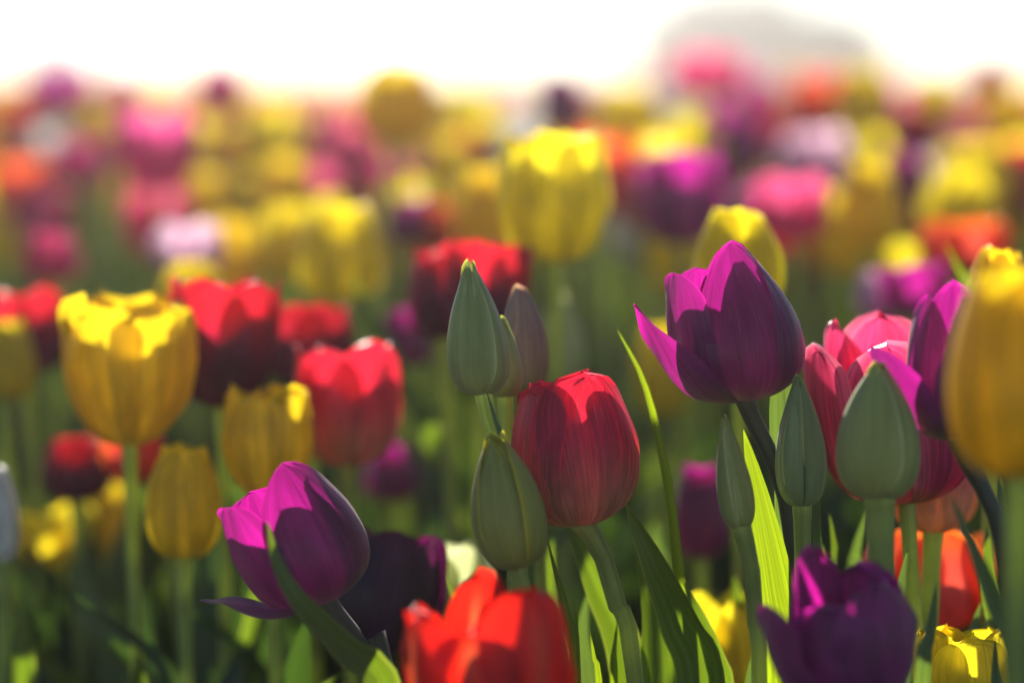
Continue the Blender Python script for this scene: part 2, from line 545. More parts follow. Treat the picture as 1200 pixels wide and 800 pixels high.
def tree(name, x, y, h, cr, label, seed, tint):
    rs = np.random.default_rng(seed)
    root = empty(name, (x, y, 0))
    tag(root, label, 'tree')
    m, nt = new_mat('bark')
    p = nt.nodes.new('ShaderNodeBsdfPrincipled')
    p.inputs['Base Color'].default_value = (0.09, 0.07, 0.05, 1)
    p.inputs['Roughness'].default_value = 0.9
    o = nt.nodes.new('ShaderNodeOutputMaterial')
    nt.links.new(p.outputs[0], o.inputs[0])
    mb = MB()
    mb.grid(*tube([(0, 0, -0.1), (0.1, 0, h * 0.3), (0, 0.1, h * 0.8)], h * 0.035, h * 0.012, 12, 10))
    for k in range(9):
        a = k * 2.4
        z0 = h * rs.uniform(0.25, 0.55)
        l = cr * rs.uniform(0.5, 0.85)
        mb.grid(*tube([(0, 0, z0), (l * .5 * math.cos(a), l * .5 * math.sin(a), z0 + h * .1), (l * math.cos(a), l * math.sin(a), z0 + h * .24)],
                      h * 0.012, h * 0.004, 8, 6))
    mb.build('trunk', m, root)
    lm = sheet_mat('tree_foliage', tint, (tint[0] * 1.6, tint[1] * 1.8, tint[2]), tfac=0.35, vein=0.2, bump=0, hue=0.02)
    # clumps of leaf-sized faces through the crown
    nclump = 60
    cen = []
    for k in range(nclump):
        dv = rs.normal(size=3)
        dv /= np.linalg.norm(dv)
        rr = rs.uniform(0.15, 1.12) ** 0.75
        cen.append([dv[0] * cr * rr, dv[1] * cr * rr, h * 0.60 + dv[2] * h * 0.38 * rr])
    cen = np.array(cen)
    n = 16000
    ci = rs.integers(0, nclump, n)
    pos = cen[ci] + rs.normal(size=(n, 3)) * cr * 0.14
    ln = cr * 0.085
    a = rs.normal(size=(n, 3))
    a /= np.linalg.norm(a, axis=1)[:, None]
    b = np.cross(a, rs.normal(size=(n, 3)))
    b /= np.linalg.norm(b, axis=1)[:, None]
    q = np.stack([pos - a * ln - b * ln * .5, pos + a * ln - b * ln * .5, pos + a * ln + b * ln * .5, pos - a * ln + b * ln * .5], 1)
    mb = MB()
    mb.v.append(q.reshape(-1, 3))
    mb.uv.append(np.tile(np.array([[0, 0], [1, 0], [1, 1], [0, 1]], float), (n, 1)))
    mb.f.append(np.arange(n * 4).reshape(-1, 4))
    mb.mi.append(np.zeros(n))
    mb.n = n * 4
    mb.build('crown', lm, root)


tree('broadleaf_tree', 3.15, 44, 1.6, 1.25, 'broad hazy grey-green tree on the horizon above the pink blooms', 3, (0.025, 0.05, 0.03))
tree('broadleaf_tree', 4.6, 43, 1.3, 0.9, 'low dark rounded tree right of the broad hazy tree', 4, (0.022, 0.042, 0.026))
tree('broadleaf_tree', 3.75, 45, 1.85, 0.8, 'narrow taller tree top rising at the right shoulder of the broad hazy tree', 9, (0.022, 0.045, 0.028))
tree('broadleaf_tree', -6.9, 43.5, 1.0, 0.5, 'small faint tree at far left of the horizon', 5, (0.05, 0.06, 0.04))

# ------------------------------------------------------------------ haze
hm, hnt = new_mat('haze_air')
pv = hnt.nodes.new('ShaderNodeVolumePrincipled')
pv.inputs['Color'].default_value = (1.0, 0.95, 0.93, 1)
pv.inputs['Density'].default_value = 0.0052
pv.inputs['Anisotropy'].default_value = 0.9
ho = hnt.nodes.new('ShaderNodeOutputMaterial')
hnt.links.new(pv.outputs[0], ho.inputs['Volume'])
V8 = np.array([[x, y, z] for x in (-60, 60) for y in (-4, 48) for z in (-1.1, 3.2)], float)
me = D.meshes.new('haze')
me.from_pydata([tuple(a) for a in V8], [], [(0, 1, 3, 2), (4, 6, 7, 5), (0, 4, 5, 1), (2, 3, 7, 6), (0, 2, 6, 4), (1, 5, 7, 3)])
me.materials.append(hm)
hz = D.objects.new('haze', me)
col.objects.link(hz)
tag(hz, 'thin warm haze over the tulip field', None, None, 'stuff')

# ------------------------------------------------------------------ tulips
TREES = None
seed_n = [100]


def rs_new():
    seed_n[0] += 1
    return np.random.default_rng(seed_n[0])


class Plant:
    pass


def tulip(label, mat, kind, base, top, width, d, yaw=-90, lean=0.0, ov=None, par=None, stem=None, stem_r=0.0036, ground=None,
          hero=True, leaves=2, group=None, name='tulip', cat='tulip', smat='stem', nu=15, nv=22, leaf_h=0.24, seed=None, dew=0):
    """base/top: pixels of the bloom's foot and tip, d: metres along the lens axis; the plant stands on the ground below."""
    rs = np.random.default_rng(seed) if seed else rs_new()
    B, Tp = at(base[0], base[1], d), at(top[0], top[1], d + lean)
    ax = Tp - B
    H = ax.length
    R = width / 2 / F * d
    pts = [B]
    if stem:
        for s in stem:
            pts.append(at(s[0], s[1], s[2] if len(s) > 2 else d))
    last = pts[-1]
    if ground is None:
        dirv = (pts[-1] - pts[-2]).normalized() if len(pts) > 1 else -ax.normalized()
        sl_ = max(-0.35, min(0.35, dirv.x / max(0.3, -dirv.z)))
        G = Vector((last.x + sl_ * last.z * 0.45, last.y + 0.01, 0))
    else:
        q = at(ground[0], ground[1], d)
        G = Vector((q.x, q.y, 0))
    root = empty(name, G)
    tag(root, label, cat, group)
    # flower head
    q = Vector((0, 0, 1)).rotation_difference(ax.normalized())
    pl = petals(kind, H, R, yaw, rs, ov, nu, nv, par)
    if hero:
        fh = empty('flower_head', B - G, root)
        fh.rotation_mode = 'QUATERNION'
        fh.rotation_quaternion = q
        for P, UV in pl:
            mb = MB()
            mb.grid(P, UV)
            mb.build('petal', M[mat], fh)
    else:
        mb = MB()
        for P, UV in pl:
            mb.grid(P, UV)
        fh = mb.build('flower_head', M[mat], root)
        fh.location = B - G
        fh.rotation_mode = 'QUATERNION'
        fh.rotation_quaternion = q
    for k in range(dew):            # morning dew along the petal rims
        P, UV = pl[rs.integers(0, len(pl))]
        a_, b_ = rs.integers(2, P.shape[0] - 2), int(P.shape[1] * rs.uniform(.82, .97))
        c_ = P[a_, b_]
        rr_ = rs.uniform(.0006, .0011)
        th, ph_ = np.meshgrid(np.linspace(0, 2 * np.pi, 11), np.linspace(0, np.pi, 8), indexing='ij')
        sp_ = np.stack([np.cos(th) * np.sin(ph_), np.sin(th) * np.sin(ph_), np.cos(ph_)], -1) * rr_
        nrm = np.array([c_[0], c_[1], 0.0])
        nrm /= np.linalg.norm(nrm) + 1e-9
        mb = MB()
        mb.grid(sp_ + c_ + nrm * rr_ * .6, np.stack([th, ph_], -1))
        mb.build('dew_drop', M['dew'], fh)
    # stem: from the ground up into the foot of the bloom
    sp = [Vector((0, 0, -0.01))]
    if len(pts) == 1 and hero:
        sp.append((B - G) * 0.5 + Vector((rs.uniform(-.006, .006), rs.uniform(-.006, .006), 0)))
    for p in reversed(pts[1:]):
        sp.append(p - G)
    sp.append(B - G - ax.normalized() * 0.012 if len(pts) == 1 or (pts[0] - pts[1]).length > 0.03 else (B - G))
    if (sp[-1] - sp[-2]).length < 0.01:
        sp.pop(-2)
    sp.append(B - G + ax.normalized() * 0.003)
    mb = MB()
    mb.grid(*tube(sp, stem_r * 1.12, stem_r, 30 if hero else 12, 12 if hero else 7))
    mb.build('stem', M[smat], root)
    pr = Plant()
    pr.root, pr.G, pr.rs = root, G, rs
    for k in range(leaves):
        a = rs.uniform(0, 6.28)
        hh = leaf_h * rs.uniform(0.7, 1.05)
        o = rs.uniform(0.025, 0.075)
        ca, sa = math.cos(a), math.sin(a)
        lp = [(0.004 * ca, 0.004 * sa, 0.0), (o * .35 * ca, o * .35 * sa, hh * .4), (o * .8 * ca, o * .8 * sa, hh * .8), (o * 1.5 * ca, o * 1.5 * sa, hh)]
        mb = MB()
        mb.grid(*blade(lp, rs.uniform(0.022, 0.036), (-ca, -sa, 0.2), 0.4, rs.uniform(-60, 60), 7, 16, rs))
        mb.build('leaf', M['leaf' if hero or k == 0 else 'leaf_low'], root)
    return pr


def leaf_on(plant, pts, width, mat='leaf', facing=(0, -1, 0), fold=0.35, twist=0.0, wmax=0.5, sharp=1.0, wave=0.05, root_to=True, name='leaf'):
    """A leaf of a plant. pts: (px, py, d) from low to tip; width in pixels at its depth."""
    G = plant.G
    w3 = [at(*p) for p in pts]
    wd = width / F * pts[len(pts) // 2][2]
    lp = [p - G for p in w3]
    if root_to:
        lo = lp[0]
        lp = [Vector((0.003, 0, 0.0)), Vector((lo.x * .62, lo.y * .62, lo.z * 0.45))] + lp
        wmax_ = wmax
    mb = MB()
    mb.grid(*blade(lp, wd, facing, fold, twist, 11, 40, plant.rs, wmax, sharp, wave))
    return mb.build(name, M[mat], plant.root)


def lone_leaf(label, pts, width, mat='leaf', **kw):
    """A leaf shooting from the ground by itself."""
    lo = at(*pts[0])
    p = Plant()
    p.G = Vector((lo.x + kw.pop('dx', 0.0), lo.y, 0))
    p.rs = rs_new()
    w3 = [at(*q) for q in pts]
    wd = width / F * pts[len(pts) // 2][2]
    lp = [Vector((0, 0, -0.005)), Vector(((w3[0] - p.G).x * .7, (w3[0] - p.G).y * .7, w3[0].z * .5))] + [q - p.G for q in w3]
    mb = MB()
    kw.setdefault('fold', 0.35)
    mb.grid(*blade(lp, wd, kw.get('facing', (0, -1, 0)), kw['fold'], kw.get('twist', 0.0), 11, 40, p.rs, kw.get('wmax', 0.6), kw.get('sharp', 1.0), kw.get('wave', .05)))
    o = mb.build('tulip_leaf', M[mat])
    o.location = p.G
    tag(o, label, 'leaf')
    return o


# ---- the sharp row ------------------------------------------------
t_red = tulip('crimson tulip with a pale base, sharp at the centre, rounded petals torn at the top', 'red', 'cup', (680, 616), (664, 447), 137, 1.30,
              yaw=-80, stem=[(702, 640), (722, 705), (745, 800)], stem_r=0.0042, par=dict(t=0.66, e=6, q=.45, jag=0.04, c=1.2, b=1.2, ruf=.07), leaves=0,
              ov={0: dict(az=-64, w=2.45, zt=1.04), 2: dict(az=-150, w=2.1, zt=.97, flare=.1), 1: dict(az=50, zt=1.03)}, seed=21)
t_pur = tulip('large purple tulip with one petal flopped out left, in front of a yellow bloom', 'purple', 'goblet', (872, 471), (850, 312), 150, 1.30,
              yaw=-62, stem=[(882, 487), (908, 545), (926, 620), (936, 800)], smat='stem_dark', stem_r=0.0036, leaves=1,
              par=dict(t=0.55, w=2.25),
              ov={0: dict(az=-56, zt=1.17, t=0.22, e=2.4, q=.72, w=2.7, rs=1.05), 2: dict(az=-158, t=1.42, zt=0.82, b=1.22, c=1.14, w=1.75, e=1.8, q=1.3, z2=.46, curl=.2),
                  5: dict(az=-158, t=1.0, zt=1.0, w=2.0, c=1.15, e=4, q=.6), 1: dict(az=62, zt=1.14, t=.1, w=2.5), 4: dict(az=125, zt=1.02, t=.75, e=4, q=.55), 3: dict(az=8, t=.4, zt=1.04, w=2.4, rs=1.1)}, seed=22)
t_bud1 = tulip('tall grey-green closed bud with a pointed tip beside the pinkish bud', 'bud_green', 'bud', (566, 463), (550, 308), 78, 1.28, yaw=-70,
               stem=[(572, 490), (588, 540), (603, 640), (610, 800)], leaves=0, smat='stem', stem_r=0.0032, par=dict(b=1.4, c=.86), seed=23,
               ov={0: dict(az=-132, w=2.5, rs=1.05), 1: dict(az=-12, w=2.3)})
leaf_on(t_bud1, [(612, 640, 1.27), (597, 545, 1.27), (568, 452, 1.275)], 16, 'leaf_blue', wmax=0.7, fold=0.5)
t_bud1b = tulip('small green bud tucked between the tall green bud and the pinkish bud', 'bud_green', 'bud', (592, 466), (588, 372), 52, 1.32, yaw=-30,
                stem=[(594, 500), (600, 620)], leaves=0, smat='stem', stem_r=0.003, seed=24)
t_bud2 = tulip('pinkish half-coloured bud with a blunt tip beside the tall green bud', 'bud_pink', 'slim', (617, 462), (609, 333), 62, 1.37, yaw=-60,
               stem=[(622, 500), (632, 640)], leaves=1, stem_r=0.003, seed=25)
t_bud3 = tulip('plump yellow-green bud hanging low beside the crimson tulip', 'bud_yellow', 'bud', (607, 667), (579, 511), 90, 1.25, yaw=-80,
               stem=[(612, 690), (622, 800)], leaves=0, stem_r=0.0034, par=dict(b=1.18, c=1.12, t=.12, e=2.8), seed=26,
               ov={0: dict(az=-122, w=2.5, rs=1.02), 1: dict(az=0, w=2.4, rs=1.06, flare=.12)})
t_fr = tulip('bright scarlet tulip with ragged top at the bottom centre, cut by the frame', 'scarlet', 'fringe', (572, 866), (571, 692), 166, 1.15,
             yaw=-75, leaves=1, par=dict(t=1.12, c=1.2, jag=.05, e=8, q=.45, w=1.75, ruf=.12), dew=6, seed=27, stem_r=.004,
             ov={0: dict(az=-48, zt=1.02, w=2.0, t=.95), 2: dict(az=-152, zt=.86, t=1.1), 3: dict(az=-102, zt=.78, w=1.6, t=1.0), 1: dict(az=60, zt=.96, t=.9), 4: dict(zt=1.08, az=100, w=1.15, t=.85, e=5), 5: dict(az=165, zt=.9)})
t_pl = tulip('magenta purple tulip with a drooping petal at lower left, lit from behind', 'purple', 'goblet', (382, 707), (318, 566), 148, 1.27,
             yaw=-55, stem=[(400, 722), (428, 762), (455, 800)], stem_r=0.0042, smat='stem_dark', leaves=1,
             par=dict(w=2.2), seed=28,
             ov={0: dict(az=-48, zt=1.10, t=.5, w=2.5, e=2.5, q=.72), 2: dict(az=-172, t=1.62, zt=.42, b=1.25, c=1.25, z2=.34, w=2.1, e=2.0, q=.9, curl=.15),
                 5: dict(az=-150, t=1.0, zt=.98, e=5, q=.5, w=2.2), 1: dict(az=60, zt=1.04, t=.25, w=2.4), 4: dict(az=125, zt=1.0, t=.9, e=5, q=.5), 3: dict(az=5, t=.6, zt=1.02)})
t_blk = tulip('almost black purple tulip leaning right behind the magenta tulip', 'maroon', 'goblet', (438, 764), (470, 624), 122, 1.42, yaw=-85,
              leaves=1, par=dict(t=.8, e=4, q=.55), smat='stem_dark', seed=29)
t_pbr = tulip('blurred purple tulip with crinkled pink-lit edges at the bottom right', 'purple', 'fringe', (1000, 835), (977, 672), 150, 1.17, yaw=-70,
              leaves=1, par=dict(t=.95, jag=.06, ruf=.2, w=1.9, e=4, q=.5), dew=4, seed=30, ov={0: dict(az=-50, w=2.3, zt=.9, t=.9), 4: dict(zt=1.16, t=.6, az=112, w=1.4), 2: dict(az=-165, t=1.15, zt=.84), 3: dict(zt=1.0, az=15, t=.8, w=1.5), 5: dict(az=-110, zt=.8)})
t_pnk = tulip('open rose-pink tulip with striped petals behind a plump green bud', 'pink', 'open', (1062, 590), (1040, 378), 172, 1.34, yaw=-120,
              leaves=1, seed=31, par=dict(c=1.12, t=1.0, jag=.035, ruf=.11),
              ov={0: dict(az=-40, t=.85, zt=.9, w=2.2), 2: dict(az=-165, t=1.05, zt=.9, w=1.9), 5: dict(az=150, t=.9, zt=1.02), 1: dict(az=90, zt=1.05, t=.75), 3: dict(az=20, zt=.9), 4: dict(az=-100, zt=.88)})
t_budr = tulip('plump olive-green bud in front of the open rose-pink tulip', 'bud_green', 'bud', (1031, 586), (1030, 424), 102, 1.22, yaw=-100,
               stem=[(1033, 610), (1033, 700), (1030, 800)], stem_r=0.0056, leaves=0, seed=32, par=dict(b=1.28, c=1.06, t=.06, e=2.5), ov={0: dict(az=-140, w=2.6, rs=1.05), 1: dict(az=-20, w=2.3)})
t_drk = tulip('deep violet tulip with pink rim between rose-pink and large yellow blooms', 'purple', 'goblet', (1120, 516), (1112, 340), 112, 1.24, yaw=-95,
              leaves=1, seed=33, par=dict(w=2.2, t=.6), smat='stem_dark', dew=4, stem=[(1136, 545), (1165, 600), (1184, 690), (1196, 800)], ov={0: dict(az=-80, w=2.9, t=.35, zt=1.05), 1: dict(az=70, zt=1.06, t=.3), 2: dict(az=-158, t=1.75, zt=.66, w=1.9, c=1.3, b=1.2, e=2.0, q=.9, curl=.15)})
t_ybig = tulip('large blurred golden tulip cut by the right edge, nearest the lens', 'gold', 'cup', (1192, 560), (1190, 318), 150, 1.04, yaw=-60,
               leaves=0, dew=5, seed=34, par=dict(t=.6), stem_r=.004)
t_pch = tulip('peach-based pink tulip under the rose-pink bloom, on a sunlit stem', 'peach', 'cup', (1094, 624), (1092, 478), 106, 1.38, yaw=-90,
              stem=[(1092, 650), (1088, 740), (1085, 800)], leaves=1, seed=35, stem_r=.0044)
t_org = tulip('orange-red tulip low behind the sunlit stem at lower right', 'orange', 'cup', (1084, 742), (1082, 622), 138, 1.46, yaw=-70,
              leaves=1, seed=36, par=dict(t=.75, w=2.0), ov={1: dict(az=10, t=1.15, zt=1.0, curl=.1)})
t_ybr = tulip('yellow tulip with frilled top at the bottom right corner', 'yellow', 'fringe', (1124, 870), (1124, 738), 112, 1.31, yaw=-80, leaves=1, seed=37)
t_ybm = tulip('yellow tulip half hidden behind the bright leaf at bottom right', 'yellow', 'goblet', (846, 830), (842, 695), 104, 1.50, yaw=-120, leaves=1, seed=38,
              par=dict(t=.9, e=3))
t_bud4 = tulip('slender dark-ribbed green bud right of the bright leaf, under the purple tulip', 'bud_rib', 'bud', (940, 594), (936, 440), 66, 1.28, yaw=-88,
               stem=[(940, 620), (941, 700), (942, 800)], leaves=0, seed=39, par=dict(b=1.25, c=1.0))
t_bud5 = tulip('slim green bud overlapping the left edge of the bright upright leaf', 'bud_green', 'bud', (868, 620), (848, 489), 50, 1.262, yaw=-40,
               stem=[(880, 660), (886, 740), (890, 800)], leaves=0, seed=40)
t_sm = tulip('dim violet tulip with a pink-lit tip left of the slender buds', 'purple', 'cup', (822, 655), (820, 545), 62, 1.62, yaw=-80, leaves=1, seed=41)

# leaves that belong to them
leaf_on(t_pl, [(455, 830, 1.22), (400, 760, 1.21), (345, 700, 1.20), (322, 655, 1.20), (313, 611, 1.205)], 46, 'leaf', facing=(0.5, -1, 0.25), fold=.45, wmax=.62)
leaf_on(t_bud5, [(924, 800, 1.288), (910, 690, 1.285), (891, 590, 1.284), (871, 502, 1.286)], 56, 'leaf_bright', facing=(0.1, -1, 0), fold=.08, wmax=.60, wave=.015)
leaf_on(t_bud4, [(934, 600, 1.315), (922, 500, 1.312), (918, 440, 1.312), (918, 374, 1.315)], 54, 'leaf_blue', fold=.35, wmax=.74)
leaf_on(t_bud4, [(952, 640, 1.30), (938, 560, 1.30), (948, 480, 1.33)], 22, 'leaf_blue', fold=.35, wmax=.7)
leaf_on(t_red, [(835, 815, 1.33), (806, 725, 1.325), (768, 650, 1.315), (732, 588, 1.32)], 76, 'leaf', facing=(-0.5, -1, .2), fold=.55, wmax=.62, twist=20)
leaf_on(t_red, [(765, 800, 1.35), (762, 720, 1.35), (745, 640, 1.34), (734, 595, 1.335)], 84, 'leaf', facing=(0.6, -1, 0), fold=.4, wmax=.66, twist=-25)
leaf_on(t_red, [(735, 790, 1.36), (700, 690, 1.36), (678, 640, 1.36), (660, 600, 1.36)], 48, 'leaf', facing=(0.2, -1, 0), fold=.5, wmax=.66)
leaf_on(t_bud3, [(672, 790, 1.27), (663, 720, 1.27), (650, 670, 1.27), (638, 622, 1.275)], 18, 'leaf_bright', facing=(.9, -1, 0), fold=.5, wmax=.7)
leaf_on(t_fr, [(540, 740, 1.21), (533, 705, 1.21), (523, 673, 1.21)], 22, 'leaf', fold=.4, wmax=.7)
leaf_on(t_pch, [(1080, 800, 1.22), (1090, 740, 1.22), (1098, 678, 1.225)], 26, 'leaf_blue', fold=.4, wmax=.72)
leaf_on(t_org, [(1000, 690, 1.42), (1002, 640, 1.41), (1018, 594, 1.41)], 28, 'leaf_blue', facing=(.6, -1, 0), fold=.4, wmax=.72)
leaf_on(t_org, [(962, 690, 1.36), (978, 655, 1.36), (972, 600, 1.37)], 16, 'leaf', fold=.4, wmax=.75)
leaf_on(t_ybr, [(1128, 790, 1.36), (1138, 745, 1.36), (1150, 704, 1.365)], 24, 'leaf_blue', fold=.4, wmax=.74)
leaf_on(t_ybr, [(1166, 830, 1.25), (1166, 790, 1.25), (1166, 744, 1.255)], 20, 'leaf_blue', fold=.4, wmax=.74)
leaf_on(t_ybig, [(1200, 430, 1.10), (1160, 375, 1.10), (1132, 330, 1.10), (1108, 284, 1.105)], 17, 'leaf_bright', fold=.4, wmax=.8)

leaf_on(t_sm, [(805, 800, 1.6), (776, 700, 1.6), (768, 610, 1.6)], 44, 'leaf_blue', fold=.4, wmax=.7)
leaf_on(t_bud5, [(902, 800, 1.40), (928, 710, 1.40), (926, 605, 1.40)], 28, 'leaf', fold=.4, wmax=.7)
leaf_on(t_bud4, [(988, 760, 1.38), (970, 690, 1.38), (963, 636, 1.38)], 20, 'leaf', fold=.4, wmax=.72)
leaf_on(t_red, [(655, 800, 1.45), (640, 720, 1.45), (648, 630, 1.45)], 34, 'leaf', fold=.4, wmax=.7)
leaf_on(t_red, [(690, 810, 1.40), (682, 745, 1.40), (690, 690, 1.40)], 30, 'leaf_blue', fold=.4, wmax=.7)
leaf_on(t_budr, [(1058, 800, 1.30), (1052, 720, 1.30), (1064, 640, 1.31)], 24, 'leaf_blue', fold=.4, wmax=.72)
leaf_on(t_drk, [(1186, 800, 1.36), (1160, 700, 1.36), (1156, 610, 1.36)], 30, 'leaf', fold=.4, wmax=.7)

lone_leaf('thin sunlit blade curving up left of the large purple tulip', [(800, 800, 1.36), (788, 620, 1.34), (772, 520, 1.33), (753, 445, 1.33), (724, 387, 1.335)], 17,
          'leaf_bright', facing=(.5, -1, 0), fold=.5, wmax=.6)
lone_leaf('short thin sunlit blade standing right of the scarlet tulip', [(676, 800, 1.31), (676, 750, 1.31), (677, 700, 1.31)], 9, 'leaf_bright', fold=.3, wmax=.7)
lone_leaf('shortest sunlit blade, second from the crimson tulip stem', [(702, 810, 1.31), (697, 775, 1.31), (691, 737, 1.31)], 12, 'leaf_bright', fold=.3, wmax=.7)
lone_leaf('curled sunlit blade against the crimson tulip stem', [(717, 800, 1.32), (718, 765, 1.32), (724, 722, 1.32)], 17, 'leaf_bright', fold=.6, facing=(.6, -1, 0), wmax=.7)
lone_leaf('blurred green blade rising left of the tall green bud', [(560, 640, 1.78), (500, 500, 1.75), (452, 405, 1.74), (412, 322, 1.74)], 26, 'leaf', fold=.3, wmax=.7)
lone_leaf('dark leaf sloping up left to the peach bloom at lower right', [(1196, 800, 1.2), (1170, 715, 1.19), (1140, 640, 1.18), (1112, 575, 1.18)], 28, 'leaf_blue', facing=(-.3, -1, .2), fold=.4, wmax=.7)
lone_leaf('dark upright leaf under the big golden bloom at right edge', [(1196, 800, 1.3), (1188, 690, 1.3), (1176, 610, 1.3), (1170, 545, 1.31)], 26, 'leaf_blue', fold=.4, wmax=.72)
lone_leaf('dark leaf in front of the low yellow tulip near the bright leaf', [(846, 830, 1.33), (836, 770, 1.33), (820, 725, 1.33), (800, 680, 1.335)], 34, 'leaf', facing=(.2, -1, 0), fold=.4, wmax=.7)
lone_leaf('small dark leaf tip low between yellow tulip and bright leaf', [(882, 840, 1.34), (880, 800, 1.34), (886, 752, 1.34)], 26, 'leaf_blue', fold=.4, wmax=.75)
lone_leaf('bright blurred blade low in the bottom left corner', [(100, 830, 1.7), (62, 785, 1.7), (25, 745, 1.7)], 26, 'leaf_bright', fold=.3, wmax=.7)
lone_leaf('grey-green blurred leaf below the low yellow pair', [(135, 770, 1.7), (105, 705, 1.7), (88, 645, 1.7)], 44, 'leaf_blue', fold=.3, wmax=.65)

